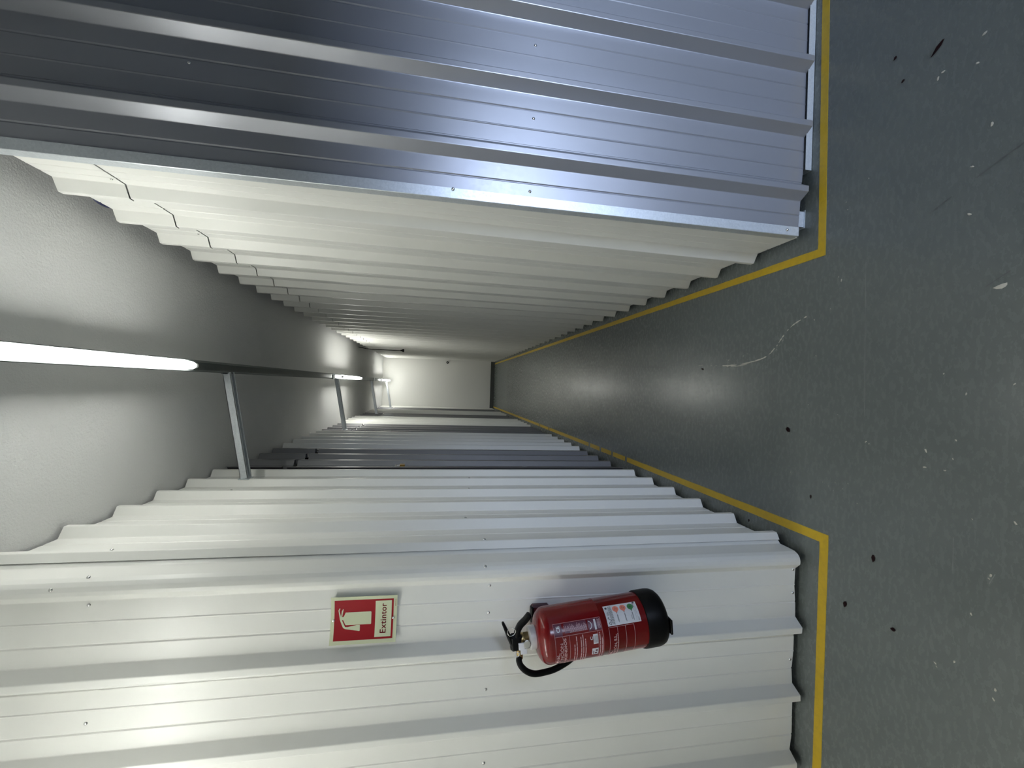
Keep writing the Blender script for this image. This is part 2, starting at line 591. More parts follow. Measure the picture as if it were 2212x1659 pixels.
# left partition, part facing the camera (turns the corner)
wLF = empty('wall_left_front', (0, 0, 0), 'white corrugated metal partition facing the camera, carrying the extinguisher', kind='structure')
FY = 1.399
corner = [(-0.571, 1.4835), (-0.582, 1.4715), (-0.5825, 1.425), (-0.584, 1.402), (-0.590, 1.387), (-0.600, 1.3785), (-0.613, 1.375), (-0.6255, 1.3765), (-0.648, 1.3985)]
def front_xy(prof):
    return [(-s, FY - d) for s, d in prof]
fp1 = corner + front_xy([p for p in rib_profile(0.65, 0.912, 0.8535, 0.2485) if p[0] > 0.655])
def poly_sheet(name, pts, z0, z1, m, parent, rows=6, t=0.0009, rnd=0.0022):
    pr = rounded(pts, rnd)
    n = len(pr)
    nrm = []
    for i in range(n):
        a, b = Vector(pr[max(i - 1, 0)]), Vector(pr[min(i + 1, n - 1)])
        tt = (b - a).normalized()
        nrm.append(Vector((-tt.y, tt.x)))
    vs, fs = [], []
    Z0 = z0 if callable(z0) else (lambda x: z0)
    for back in (0, 1):
        for j in range(rows + 1):
            for (x, y), q in zip(pr, nrm):
                za = Z0(x)
                vs.append((x - q.x * t * back, y - q.y * t * back, za + (z1 - za) * j / rows))
    L = (rows + 1) * n
    for j in range(rows):
        for i in range(n - 1):
            a = j * n + i
            fs.append((a, a + 1, a + 1 + n, a + n))
            fs.append((L + a, L + a + n, L + a + 1 + n, L + a + 1))
    for i in range(n - 1):
        fs.append((i + 1, i, L + i, L + i + 1))
        a = rows * n + i
        fs.append((a, a + 1, L + a + 1, L + a))
    return sharp(mesh(name, vs, fs, m, parent), 9)
wobL = lambda x: 0.025 + 0.0035 * math.sin(x * 17.0) + 0.002 * math.sin(x * 41)
poly_sheet('corrugated_sheet', fp1, wobL, 2.655, M_WHITE, wLF)
for i, (p, q) in enumerate(((0.903, 1.905), (1.897, 2.90), (2.891, 4.4))):
    prof = rib_profile(p, q, 0.8535, 0.2485)
    poly_sheet('corrugated_sheet', [(-s, FY - 0.0012 * ((i + 1) % 2) - d) for s, d in prof], wobL, 2.655, M_WHITE, wLF)
for x, z, y in ((-0.590, 1.208, 1.386), (-0.658, 1.189, FY), (-0.748, 1.19, FY), (-1.0, 1.19, FY), (-1.242, 1.188, FY), (-0.652, 0.037, FY),
                (-0.740, 0.036, FY), (-0.99, 0.038, FY), (-0.604, 2.411, 1.377), (-0.584, 2.339, 1.402), (-0.66, 2.333, FY), (-0.995, 2.329, FY)):
    nn = (0, -1, 0) if y > 1.39 and x < -0.6 else ((0.75, -0.66, 0) if x > -0.6 else (0.2, -1, 0))
    screw((x, y - 0.0005, z), nn, wLF)

# ------------------------------------------------------------------ right partition
LEAN_Y, LEAN_X = -0.036, -0.0052
wR = empty('wall_right', (0, 0, 0), 'white corrugated metal partition along the right side of the corridor', kind='structure')
def right_fn(off=0.0):
    def fn(s, d, z):
        k = 1.0 - min(max((s - 1.6) / 8.0, 0.0), 1.0)
        e = min(max((s - 1.44) / 0.2, 0.0), 1.0)
        return (0.617 - d - off + LEAN_X * z, s + (-0.012 + (LEAN_Y + 0.012) * e * (0.35 + 0.65 * k)) * z, z)
    return fn
ztopR = lambda y: 2.585 - 0.004 * (y - 1.4)
xs = split(1.437, 10.34, 1.0)
for i, (p, q) in enumerate(xs):
    lap = 0.012 if i else 0.0
    o_ = 0.0011 * (i % 2)
    sheet('corrugated_sheet', rib_profile(p - lap, q, 1.667, 0.2485, flat_to=1.5), right_fn(o_), (lambda s: 0.025 + 0.002 * math.sin(s * 9)), 2.386, M_WHITE, wR)
    sheet('transom_sheet', rib_profile(p - lap, q, 1.667, 0.2485, flat_to=1.5), right_fn(o_ + 0.001), 2.3905, ztopR, M_WHITE, wR, rows=2)
for i in range(5):
    y = 1.60 + 0.5 * i
    f = right_fn(0.0015)(y, 0.0, 2.405)
    screw(f, (-1, 0, 0), wR, 0.8)

wRF = empty('wall_right_front', (0, 0, 0), 'silver grey corrugated metal partition facing the camera on the right', kind='structure')
RY = 1.420
rf = lambda off: (lambda s, d, z: (s - 0.0055 * z, RY - 0.0105 * z - d - off, z))
zr0 = lambda s: 0.025 + max(0.0, (0.90 - s)) * 0.06 + 0.001 * math.sin(s * 25)
for i, (p, q) in enumerate(((0.622, 0.832), (0.824, 1.822), (1.813, 2.812), (2.803, 5.9))):
    sheet('corrugated_sheet', rib_profile(p, q, 0.774, 0.2475), rf(0.0011 * (i % 2)), zr0, 2.60, M_GREY, wRF)
tr = [(0.615, 1.452), (0.6145, 1.4175), (0.616, 1.4155), (0.648, 1.4155)]
pr = rounded([(a, b) for a, b in tr], 0.002)
vs, fs = [], []
for bk in (0, 1):
    for j in range(2):
        z = (0.041, 2.65)[j]
        for (x, y) in pr:
            vs.append((x + bk * 0.0012 - 0.0055 * z, y + bk * 0.0012 - 0.0105 * z, z))
n = len(pr)
for i in range(n - 1):
    fs += [(i, i + 1, n + i + 1, n + i), (2 * n + i, 3 * n + i, 3 * n + i + 1, 2 * n + i + 1), (i + 1, i, 2 * n + i, 2 * n + i + 1), (n + i, n + i + 1, 3 * n + i + 1, 3 * n + i)]
sharp(mesh('corner_trim', vs, fs, M_GALV, wRF), 20)['label'] = 'bright galvanised corner trim'
for x, z, k in ((0.918, 2.134, 1), (1.159, 1.096, 1), (0.91, 1.094, 1), (0.662, 1.098, 1), (0.640, 1.355, 0), (0.636, 0.094, 0)):
    screw((x - (0.0 if k else 0.003), RY - 0.0105 * z - (0.0 if k else 0.006), z), (0, -1, 0), wRF)
ch = MB()
ch.box((0.868, 1.4065, 0.0), (5.9, 1.408, 0.028)).box((0.868, 1.4065, 0.0), (5.9, 1.445, 0.0015)).box((0.868, 1.4435, 0.0), (5.9, 1.445, 0.028))
ch.build('bottom_channel', M_GALV, wRF)
ft = MB()
ft.box((0.658, 1.436, 0.0), (0.722, 1.4375, 0.06)).box((0.658, 1.436, 0.0), (0.6595, 1.47, 0.06)).box((0.7205, 1.436, 0.0), (0.722, 1.47, 0.06)).box((0.655, 1.43, 0), (0.725, 1.48, 0.0015))
ft.build('post_foot', M_GALV, wRF)

# ------------------------------------------------------------------ floor lines (painted, parts of the floor)
def strip(name, pts, wd, z=0.0008, m=M_YEL, jitter=0.0006, parent=fl, closed=False, step=0.05):
    """flat painted strip of width wd on the left of the polyline"""
    P = [Vector((a, b)) for a, b in pts]
    Q = []
    for a, b in zip(P, P[1:]):
        k = max(1, int((b - a).length / step))
        Q += [a + (b - a) * i / k for i in range(k)]
    Q.append(P[-1])
    offs = []
    for i, p in enumerate(Q):
        t0 = (Q[i] - Q[i - 1]).normalized() if i else (Q[1] - Q[0]).normalized()
        t1 = (Q[i + 1] - Q[i]).normalized() if i < len(Q) - 1 else t0
        n0, n1 = Vector((-t0.y, t0.x)), Vector((-t1.y, t1.x))
        nb = (n0 + n1).normalized()
        offs.append(nb / max(0.3, nb.dot(n0)) * wd)
    vs, fs = [], []
    for p, o in zip(Q, offs):
        j1, j2 = random.uniform(-jitter, jitter), random.uniform(-jitter, jitter)
        on = o.normalized()
        a, b = p + on * j1, p + o + on * j2
        vs += [(a.x, a.y, 0), (b.x, b.y, 0), (a.x, a.y, z), (b.x, b.y, z)]
    for i in range(len(Q) - 1):
        k = i * 4
        fs += [(k + 2, k + 6, k + 7, k + 3), (k, k + 4, k + 6, k + 2), (k + 1, k + 3, k + 7, k + 5)]
    fs += [(0, 2, 3, 1), (len(Q) * 4 - 4, len(Q) * 4 - 3, len(Q) * 4 - 1, len(Q) * 4 - 2)]
    return mesh(name, vs, fs, m, parent)

strip('yellow_line', [(0.526, 10.33), (0.5215, 1.336), (5.9, 1.415)], 0.031)
gaps = [2.931, 3.183, 3.428, 3.692, 5.114, 5.6]
ys = [(1.291, gaps[0] - .02)]
for a, b in zip(gaps, gaps[1:] + [10.35]):
    ys.append((a + 0.015, b - 0.02))
strip('yellow_line', [(-4.4, 1.30), (-0.4875, 1.290), (-0.4845, ys[0][1])], 0.034)
for a, b in ys[1:]:
    xa = -0.4845 - 0.0012 * (a - 2.9)
    xb = -0.4845 - 0.0012 * (b - 2.9)
    strip('yellow_line', [(xa, a), (xb, b)], 0.034)

# scratches, chips and scuffs in the floor paint
def scratch(pts, wd, m, z=0.0006, n=5, dash=None, wob=0.0):
    P = spline([(a, b, 0) for a, b in pts], n)
    segs = [[]]
    for i, p in enumerate(P):
        if dash and random.random() < dash:
            segs.append([])
            continue
        segs[-1].append(p)
    b = MB()
    for sg_ in segs:
        if len(sg_) < 2:
            continue
        vs, fs = [], []
        for i, p in enumerate(sg_):
            q = sg_[min(i + 1, len(sg_) - 1)] - sg_[max(i - 1, 0)]
            q = Vector((-q.y, q.x, 0)).normalized()
            ww = wd * random.uniform(0.35, 1.0) * (0.3 if i in (0, len(sg_) - 1) else 1)
            c = p + q * random.uniform(-wob, wob)
            vs += [c - q * ww / 2 + Vector((0, 0, z)), c + q * ww / 2 + Vector((0, 0, z))]
        for i in range(len(sg_) - 1):
            fs.append((2 * i + 1, 2 * i, 2 * i + 2, 2 * i + 3))
        b.add(vs, fs)
    return b.build('paint_scratch', m, fl)

scratch([(0.309, 1.408), (0.279, 1.479), (0.240, 1.523), (0.203, 1.556), (0.162, 1.620), (0.141, 1.761), (0.139, 1.891)], 0.0066, M_CHIP, n=12, dash=0.10, wob=0.0007)
scratch([(0.236, 1.512), (0.198, 1.545), (0.176, 1.575)], 0.002, M_CHIP, n=10, dash=0.2)
scratch([(0.139, 1.72), (0.1335, 1.79), (0.135, 1.86)], 0.0035, M_CHIP, n=10, dash=0.15)
scratch([(0.142, 1.93), (0.146, 2.00), (0.150, 2.10)], 0.002, M_CHIP, n=10, dash=0.3)
scratch([(0.137, 2.22), (0.130, 2.34), (0.095, 2.50)], 0.0022, M_CHIP, n=10, dash=0.3)
scratch([(0.150, 2.40), (0.182, 3.00), (0.21, 4.2)], 0.006, M_SCUFF, n=10)
scratch([(0.235, 1.98), (0.190, 2.20), (0.165, 2.5)], 0.004, M_SCUFF, n=10)
scratch([(-0.155, 1.92), (-0.15, 2.3), (-0.10, 2.8)], 0.004, M_SCUFF, n=10)
scratch([(0.640, 0.795), (0.606, 0.87), (0.575, 0.936), (0.526, 1.033)], 0.0048, M_SCUFF, n=8, dash=0.08)
scratch([(0.33, 0.82), (0.30, 0.87)], 0.003, M_SCUFF, n=8)
scratch([(0.463, 1.185), (0.2, 1.18), (-0.06, 1.174)], 0.0020, M_SCUFFL, n=10)
scratch([(-0.363, 0.923), (-0.463, 0.922)], 0.0020, M_SCUFFL, n=10)
scratch([(-0.424, 0.834), (-0.455, 0.846)], 0.0022, M_SCUFFL, n=8)
scratch([(0.13, 1.57), (-0.20, 1.56), (-0.4, 1.555)], 0.002, M_SCUFF, n=8)
scratch([(0.12, 1.73), (0.0, 1.725), (-0.1, 1.72)], 0.002, M_SCUFF, n=8)
def chip(x, y, r, m=M_CHIP, ang=0.0, el=1.9):
    r = r * 1.0
    vs = [(x, y, 0.0012)]
    k = 8
    for i in range(k):
        a = 2 * PI * i / k
        rr_ = r * random.uniform(0.6, 1.15)
        px, py = rr_ * el * math.cos(a), rr_ * math.sin(a)
        vs.append((x + px * math.cos(ang) - py * math.sin(ang), y + px * math.sin(ang) + py * math.cos(ang), 0.0006))
    return mesh('paint_chip', vs, [(0, i + 1, (i + 1) % k + 1) for i in range(k)], m, fl)
for x, y, r in [(0.414, 1.27, 0.00315), (0.428, 1.281, 0.0018), (0.32, 1.31, 0.0018), (0.29, 1.375, 0.00225), (0.154, 1.363, 0.0018), (-0.029, 1.39, 0.00162), (-0.058, 1.269, 0.00144), (-0.139, 1.167, 0.00225), (-0.144, 1.157, 0.0018), (-0.142, 0.994, 0.0036), (-0.189, 0.996, 0.0027), (-0.189, 0.947, 0.00225), (0.078, 0.956, 0.0018), (0.023, 0.903, 0.00225), (0.049, 0.808, 0.00198), (-0.103, 0.923, 0.00225), (-0.431, 0.843, 0.0027), (-0.441, 0.846, 0.0018), (-0.303, 0.883, 0.00144), (-0.154, 0.929, 0.00225), (-0.298, 1.461, 0.00144), (-0.347, 1.19, 0.00144), (-0.305, 1.32, 0.00108), (-0.314, 1.296, 0.00108), (-0.297, 1.27, 0.00108), (-0.289, 1.224, 0.00108), (-0.311, 1.243, 0.00108), (-0.326, 1.277, 0.00108), (0.165, 1.845, 0.00225), (0.178, 1.745, 0.0018), (0.187, 1.721, 0.00135), (0.72, 0.865, 0.0036), (0.971, 0.885, 0.0036), (0.937, 0.978, 0.00315), (0.926, 0.99, 0.00315), (0.903, 0.899, 0.00315), (0.629, 0.904, 0.0027), (0.503, 0.907, 0.00315), (0.295, 0.837, 0.0081), (0.731, 1.183, 0.0018), (0.684, 1.261, 0.0018), (0.656, 1.255, 0.0018), (-0.692, 0.913, 0.00225), (-0.707, 0.828, 0.0027), (-0.732, 0.831, 0.0027), (-0.723, 0.957, 0.0027), (-0.731, 0.953, 0.0018), (-0.548, 0.88, 0.00225), (-0.287, 0.799, 0.0027)]:
    chip(x, y, r, ang=random.uniform(0, 3.1))

# ------------------------------------------------------------------ debris lying on the floor
def debris(x, y, L, Wd, ang, label, group=None):
    L, Wd = L * 1.25, Wd * 1.35
    vs, k = [], 7
    top = [(0.5, 0), (0.25, 0.42), (-0.2, 0.5), (-0.5, 0.12), (-0.45, -0.25), (-0.05, -0.5), (0.35, -0.3)]
    for z in (0.0003, 1):
        for i, (a, b) in enumerate(top):
            px, py = a * L * random.uniform(0.85, 1.1), b * Wd * random.uniform(0.8, 1.1)
            zz = 0.0006 if z != 1 else 0.0022 + 0.0015 * math.sin(i * 1.7)
            vs.append((px * math.cos(ang) - py * math.sin(ang), px * math.sin(ang) + py * math.cos(ang), zz))
    fs = [tuple(reversed(range(k))), tuple(range(k, 2 * k))] + [(i, (i + 1) % k, k + (i + 1) % k, k + i) for i in range(k)]
    o = mesh('debris_flake', vs, fs, M_DEBR)
    o.location = (x, y, 0.0)
    tag(o, label, 'debris', group)
    return o
debris(1.016, 0.994, 0.036, 0.007, 2.3, 'long dark strip of debris on the floor before the silver partition', 'dark flakes on the floor')
debris(-0.132, 1.479, 0.018, 0.012, 0.6, 'black chip of debris in the corridor mouth, between the lamp reflections and the open floor', 'dark flakes on the floor')
debris(-0.505, 1.132, 0.020, 0.009, 3.1, 'dark red wedge shaped flake near the left yellow corner', 'dark flakes on the floor')
debris(-0.695, 1.221, 0.017, 0.009, 2.9, 'dark red oval flake closest to the yellow line under the extinguisher', 'dark flakes on the floor')
debris(-0.693, 1.067, 0.009, 0.011, 0.3, 'small dark flake farther out from the yellow line than the oval red one', 'dark flakes on the floor')
debris(-0.370, 1.366, 0.012, 0.004, 3.0, 'thin dark flake inside the corridor beside the left yellow corner', 'dark flakes on the floor')
debris(-0.556, 1.677, 0.010, 0.004, 3.0, 'thin dark flake between the left yellow line and the partition', 'dark flakes on the floor')
debris(1.075, 1.11, 0.010, 0.005, 2.3, 'small dark fleck close to the right yellow line before the silver partition', 'dark flakes on the floor')
debris(0.985, 1.085, 0.009, 0.004, 2.1, 'small dark fleck beside the long dark strip of debris', 'dark flakes on the floor')
debris(0.129, 2.047, 0.016, 0.007, 1.2, 'brownish fleck beside the curved white scratch in the corridor', 'dark flakes on the floor')

# ------------------------------------------------------------------ lamp rail
CX, CZ0, CZ1, HW = 0.045, 2.476, 2.518, 0.0265
rail = empty('lamp_rail', (CX, 0, CZ0), 'galvanised metal rail under the ceiling carrying the tube lamps, braced to the left partition', 'rail')
b = MB()
yA, yB = -0.75, 10.2
t = 0.002
b.box((-HW, yA, 0.0), (-HW + t, yB, CZ1 - CZ0)).box((HW - t, yA, 0.0), (HW, yB, CZ1 - CZ0)).box((-HW, yA, CZ1 - CZ0 - t), (HW, yB, CZ1 - CZ0))
b.box((-HW, yA, 0.0), (-HW + 0.009, yB, t)).box((HW - 0.009, yA, 0.0), (HW, yB, t))
b.build('channel', M_CHAN, rail)
def arm(y, z_wall):
    """C-profile brace falling from the rail to the left partition"""
    x0, z0_, x1, z1_ = -HW, 0.030, -0.545 - CX, z_wall - CZ0
    dx, dz = x1 - x0, z1_ - z0_
    L = math.hypot(dx, dz)
    hx, hz = -dz / L, dx / L           # normal in the XZ plane
    if hz > 0:
        hx, hz = -hx, -hz
    hh, dp, tt = 0.036, 0.052, 0.0022
    A, B = Vector((x0, 0, z0_)), Vector((x1, 0, z1_))
    N = Vector((hx, 0, hz))
    bb_ = MB()
    def slab(y0, y1, a, c):
        vs = [A + N * a + Vector((0, y0, 0)), B + N * a + Vector((0, y0, 0)), B + N * c + Vector((0, y0, 0)), A + N * c + Vector((0, y0, 0))]
        vs += [p + Vector((0, y1 - y0, 0)) for p in vs]
        bb_.add(vs, [(0, 1, 2, 3), (7, 6, 5, 4), (0, 4, 5, 1), (1, 5, 6, 2), (2, 6, 7, 3), (3, 7, 4, 0)])
    slab(y - dp / 2, y - dp / 2 + tt, 0, hh)
    slab(y + dp / 2 - tt, y + dp / 2, 0, hh)
    slab(y - dp / 2, y + dp / 2, 0, tt)
    slab(y - dp / 2, y - dp / 2 + .011, hh - tt, hh)
    slab(y + dp / 2 - .011, y + dp / 2, hh - tt, hh)
    # end tab bolted to the rail
    bb_.box((-HW - 0.004, y - dp / 2, 0.006), (-HW, y + dp / 2, 0.038))
    o = bb_.build('brace_arm', M_GALV, rail)
    pl_ = MB().box((x1 - 0.001, y - 0.034, z1_ - 0.045), (x1 + 0.003, y + 0.034, z1_ + 0.01), bev=0.0008).build('foot_plate', M_GALV, o)
    return o
for y, z in ((2.52, 2.40), (5.03, 2.40), (7.6, 2.40), (9.8, 2.395)):
    arm(y, z)
for y in (4.85, 7.85, 8.85):
    MB().box((-HW - 0.003, y - 0.04, -0.002), (HW + 0.003, y + 0.04, 0.012), bev=0.001).build('rail_coupling', M_GALV, rail)

def tube_lamp(y0, y1, label, tm=None):
    o = empty('tube_lamp', (CX, (y0 + y1) / 2, 2.458), label, 'lamp', group='tube lamps on the rail')
    L = (y1 - y0) / 2
    r = 0.0165
    R = Matrix.Rotation(-PI / 2, 4, 'X')
    prof = [(0.002, -L), (r * .75, -L + .003), (r, -L + .010), (r, L - .010), (r * .75, L - .003), (0.002, L)]
    MB().lathe(prof, 20, R).build('glowing_tube', tm or M_TUBE, o, True)
    for sgn in (-1, 1):
        cp = [(0.0125, 0.0), (0.0125, 0.022), (0.008, 0.027), (0.003, 0.028)]
        rot = Matrix.Translation((0, sgn * L, 0)) @ (R if sgn > 0 else Matrix.Rotation(PI / 2, 4, 'X'))
        MB().lathe(cp, 16, rot).build('end_cap', M_CAP, o, True)
        MB().box((-0.012, sgn * (L - .14) - .01, 0.006), (0.012, sgn * (L - .14) + .01, 0.024), bev=0.001).build('clip', M_STEEL, o)
    return o
tube_lamp(0.92, 2.12, 'bright tube lamp under the rail nearest the camera')
tube_lamp(5.20, 6.40, 'bright tube lamp in the middle of the rail, beyond the second brace', M_TUBE2)
tube_lamp(9.05, 10.19, 'bright tube lamp at the far end of the rail by the white wall', M_TUBE2)

for lx, lab in ((-1.6, 'bright tube lamp on the ceiling of the cross aisle, just left of the camera'), (-3.15, 'added unseen tube lamp brightening the left front, far left of the camera')):  # far-left lamp and paired tubes are added to brighten the left front
    ga = empty('ceiling_lamp', (lx, 0.66, 2.50), lab, 'lamp')
    for yo in (-0.035, 0.035):
        MB().lathe([(0.002, -0.6), (0.016, -0.597), (0.016, 0.597), (0.002, 0.6)], 16, Matrix.Translation((0, yo, 0)) @ Matrix.Rotation(PI / 2, 4, 'Y')).build('glowing_tube', M_TUBE, ga, True)
    MB().box((-0.64, -0.06, 0.03), (0.64, 0.06, 0.08), bev=0.004).build('housing', M_CAP, ga)
    for sg_ in (-1, 1):
        MB().box((sg_ * 0.615 - .012, -0.055, -0.02), (sg_ * 0.615 + .012, 0.055, 0.04), bev=0.002).build('holder', M_CAP, ga)
        MB().box((sg_ * 0.4 - .004, -0.004, 0.08), (sg_ * 0.4 + .004, 0.004, 0.18)).build('hanger', M_STEEL, ga)

# ------------------------------------------------------------------ hanging cable, wall knob, blue piece
cb_ = empty('hanging_cable', (0.53, 7.2, 1.95), 'black cable with a plug hanging from the ceiling by the right partition', 'cable')
MB().tube(spline([(0.02, -0.06, 0.685), (0.008, 0.0, 0.60), (0.0, 0.03, 0.50), (0.0, 0.03, 0.25), (0.0, 0.0, 0.05)], 8), 0.006, 8).build('cord', M_RUBBER, cb_, True)
sharp(MB().lathe([(0.024, -0.02), (0.026, -0.012), (0.024, 0.004), (0.013, 0.018), (0.012, 0.034), (0.006, 0.042), (0.0055, 0.056)], 16).build('plug', M_RUBBER, cb_), 40)
kn = empty('door_knob', (0.527, YF, 1.145), 'small black round knob with pale centre on the far wall', 'knob')
Rk = Matrix.Rotation(PI / 2, 4, 'X')
sharp(MB().lathe([(0.029, 0.0), (0.029, 0.012), (0.024, 0.020), (0.012, 0.020)], 24, Rk).build('knob_ring', M_BLACK, kn), 40)
sharp(MB().lathe([(0.011, 0.018), (0.011, 0.023), (0.006, 0.026), (0.001, 0.027)], 16, Rk).build('knob_centre', M_CAP, kn), 40)
bp = empty('blue_strap', (0.60, 1.765, 2.565), 'dark blue plastic piece sticking up over the top edge of the right partition', 'strap')
MB().tube(spline([(0.012, -0.045, 0.0), (0.012, -0.035, 0.026), (0.008, 0.0, 0.030), (0.010, 0.03, 0.026), (0.014, 0.045, 0.0)], 6), 0.0075, 10).build('strap_body', M_BLUE, bp, True)

# ------------------------------------------------------------------ sign
SG = empty('fire_extinguisher_sign', (-0.7415, FY - 0.002, 1.5825), 'red and cream sign reading Extintor with a fire extinguisher picture', 'sign')
SG.rotation_euler = (0, math.radians(0.4), 0)
def sgp(u, v_, h=0.0):
    return (u, -(0.0025 + 0.010 * (u / 0.0735) ** 2) - h, v_)
def sign_mesh(name, polys, m, parent, h):
    """flat polygons on the curved sign; thin raised print"""
    b = MB()
    for p in polys:
        b.add([sgp(u, v_, h) for u, v_ in p], [tuple(range(len(p)))])
    return b.build(name, m, parent)
def grid_rect(u0, u1, v0, v1, n=10):
    return [[(u0 + (u1 - u0) * i / n, v0), (u0 + (u1 - u0) * (i + 1) / n, v0), (u0 + (u1 - u0) * (i + 1) / n, v1), (u0 + (u1 - u0) * i / n, v1)] for i in range(n)]
vs, fs = [], []
N = 12
for k in (0.0, -0.0012):
    for i in range(N + 1):
        u = -0.0735 + 0.147 * i / N
        vs += [sgp(u, -0.099, k), sgp(u, 0.099, k)]
for i in range(N):
    a, c = 2 * i, 2 * (N + 1) + 2 * i
    fs += [(a, a + 2, a + 3, a + 1), (c, c + 1, c + 3, c + 2), (a, c, c + 2, a + 2), (a + 1, a + 3, c + 3, c + 1)]
e = 2 * N
fs += [(0, 1, 2 * (N + 1) + 1, 2 * (N + 1)), (e, 2 * (N + 1) + e, 2 * (N + 1) + e + 1, e + 1)]
plate = mesh('sign_plate', vs, fs, M_CREAM, SG)
def px2(x, y):
    yy = y + 0.065 * (x - 330)
    xx = x + 0.0287 * (y - 320)
    return ((842 - yy) / 1045 * 0.147, 0.099 - (xx - 345) / 1450 * 0.198)
u0, v0 = px2(1690, 1195)
u1, v1 = px2(425, 390)
uL = -0.0625
uR = 0.0625
sign_mesh('red_panel', grid_rect(uL, uR, -0.0885, 0.0885, 12), M_SRED, plate, 0.0003)
sign_mesh('text_panel', grid_rect(-0.0565, 0.0565, -0.0825, -0.0335, 12), M_CREAM, plate, 0.0006)
# extinguisher picture, polygons cut into strips so that they follow the bend
icon = [
    [(655, 665), (1205, 628), (1218, 642), (1212, 900), (1198, 912), (655, 945), (632, 905), (600, 835), (600, 775), (625, 735)],
    [(525, 568), (543, 580), (520, 630), (548, 745), (560, 800), (530, 838), (497, 622)],
    [(600, 585), (610, 594), (577, 765), (555, 770), (570, 640)],
    [(540, 765), (605, 772), (605, 838), (528, 838)],
    [(528, 830), (568, 828), (600, 900), (625, 955), (598, 1000), (575, 955)],
    [(600, 900), (642, 985), (700, 985), (650, 1028), (612, 1012), (592, 985)],
    [(700, 985), (900, 935), (966, 932), (966, 1052), (955, 1062), (650, 1028)],
]
sign_mesh('picture', [[px2(*p) for p in pg][::-1] for pg in icon], M_CREAM, plate, 0.0006).location = (0.0, -0.0004, 0)
g, gf = text_geo('Extintor', 0.0185, 0.093, bold=0.014, space=1.07)
mesh('lettering', [sgp(-0.046 + x, -0.0665 + z, 0.0009) for x, z in g], gf, M_STXT, plate)
b = MB()
for i in range(11):
    b.add([sgp(0.036 + i * 0.0023, -0.0955, 0.0005), sgp(0.0377 + i * 0.0023, -0.0955, 0.0005), sgp(0.0377 + i * 0.0023, -0.0938, 0.0005), sgp(0.036 + i * 0.0023, -0.0938, 0.0005)], [(0, 1, 2, 3)])
b.build('small_print', M_SRED, plate)
for v_ in (0.0905, -0.0885):
    screw((-0.002, -0.0030, v_), (0, -1, 0), SG, 0.85)

# ------------------------------------------------------------------ extinguisher
lean = math.atan(0.1)
EX = empty('fire_extinguisher', (-0.7325, 1.29, 0.655), 'red fire extinguisher with black hose hanging on the white partition', 'fire extinguisher')
EX.rotation_euler = (0, -lean, 0)
RB = 0.08
prof = [(0.060, 0.0), (RB, 0.012), (RB, 0.206), (RB + .0008, 0.2075), (RB, 0.209), (RB, 0.368)]
for i in range(1, 11):
    a = PI / 2 * i / 10
    prof.append((0.032 + (RB - 0.032) * math.cos(a) if i < 10 else 0.032, 0.368 + 0.036 * math.sin(a)))
prof += [(0.028, 0.406), (0.027, 0.412)]
body = sharp(MB().lathe(prof, 72).build('cylinder_body', M_RED, EX), 30)
cap = [(0.050, -0.014), (0.062, -0.0135), (0.072, -0.010), (0.079, -0.003), (0.083, 0.007), (0.0845, 0.018), (0.0845, 0.058), (0.0835, 0.062), (RB + .0002, 0.063)]
bc = sharp(MB().lathe(cap, 64).build('base_cap', M_BLACK, EX), 30)
bm_ = MB()
bm_.box((-0.020, -0.079, -0.0175), (0.026, -0.045, -0.010), bev=0.002)
bm_.build('cap_tab', M_BLACK, bc)
sharp(MB().lathe([(0.026, 0.402), (0.0325, 0.404), (0.0335, 0.410), (0.0335, 0.421), (0.031, 0.425), (0.022, 0.426)], 40).build('neck_ring', M_NECK, EX), 30)
vb = MB().lathe([(0.0185, 0.424), (0.0195, 0.428), (0.0195, 0.440), (0.016, 0.443), (0.0145, 0.446), (0.0145, 0.468)], 6)
vb.lathe([(0.017, 0.440), (0.018, 0.444), (0.018, 0.456), (0.016, 0.460), (0.012, 0.462)], 24)
valve = sharp(vb.build('valve', M_BRASS, EX), 30)
# outlet towards the hose (left) and gauge towards the camera
dirL = Vector((-0.86, -0.35, 0.06)).normalized()
p0 = Vector((-0.006, -0.004, 0.456))
MB().tube([p0, p0 + dirL * 0.022, p0 + dirL * 0.0225, p0 + dirL * 0.044], [0.0075, 0.0075, 0.0095, 0.0095], 20).build('hose_coupling', M_BRASS, EX)['label'] = 'pale brass hose coupling'
sharp(EX.children[-1], 30)
gd = Vector((0.25, -0.96, -0.1)).normalized()
g0 = Vector((-0.004, -0.012, 0.438))
MB().tube([g0, g0 + gd * 0.014, g0 + gd * 0.0145, g0 + gd * 0.025, g0 + gd * 0.0255], [0.006, 0.006, 0.0115, 0.0115, 0.0095], 20).build('pressure_gauge', M_STEEL, EX)
sharp(EX.children[-1], 30)
# hose
hp = [tuple(p0 + dirL * 0.040), (-0.047, -0.028, 0.463), (-0.062, -0.032, 0.458), (-0.082, -0.030, 0.442), (-0.098, -0.024, 0.418), (-0.108, -0.012, 0.387), (-0.112, 0.0, 0.345), (-0.106, 0.018, 0.293), (-0.092, 0.045, 0.240), (-0.070, 0.070, 0.20), (-0.030, 0.088, 0.15), (0.0, 0.092, 0.09)]
MB().tube(spline(hp, 8), 0.0090, 18).build('hose', M_RUBBER, EX, True)
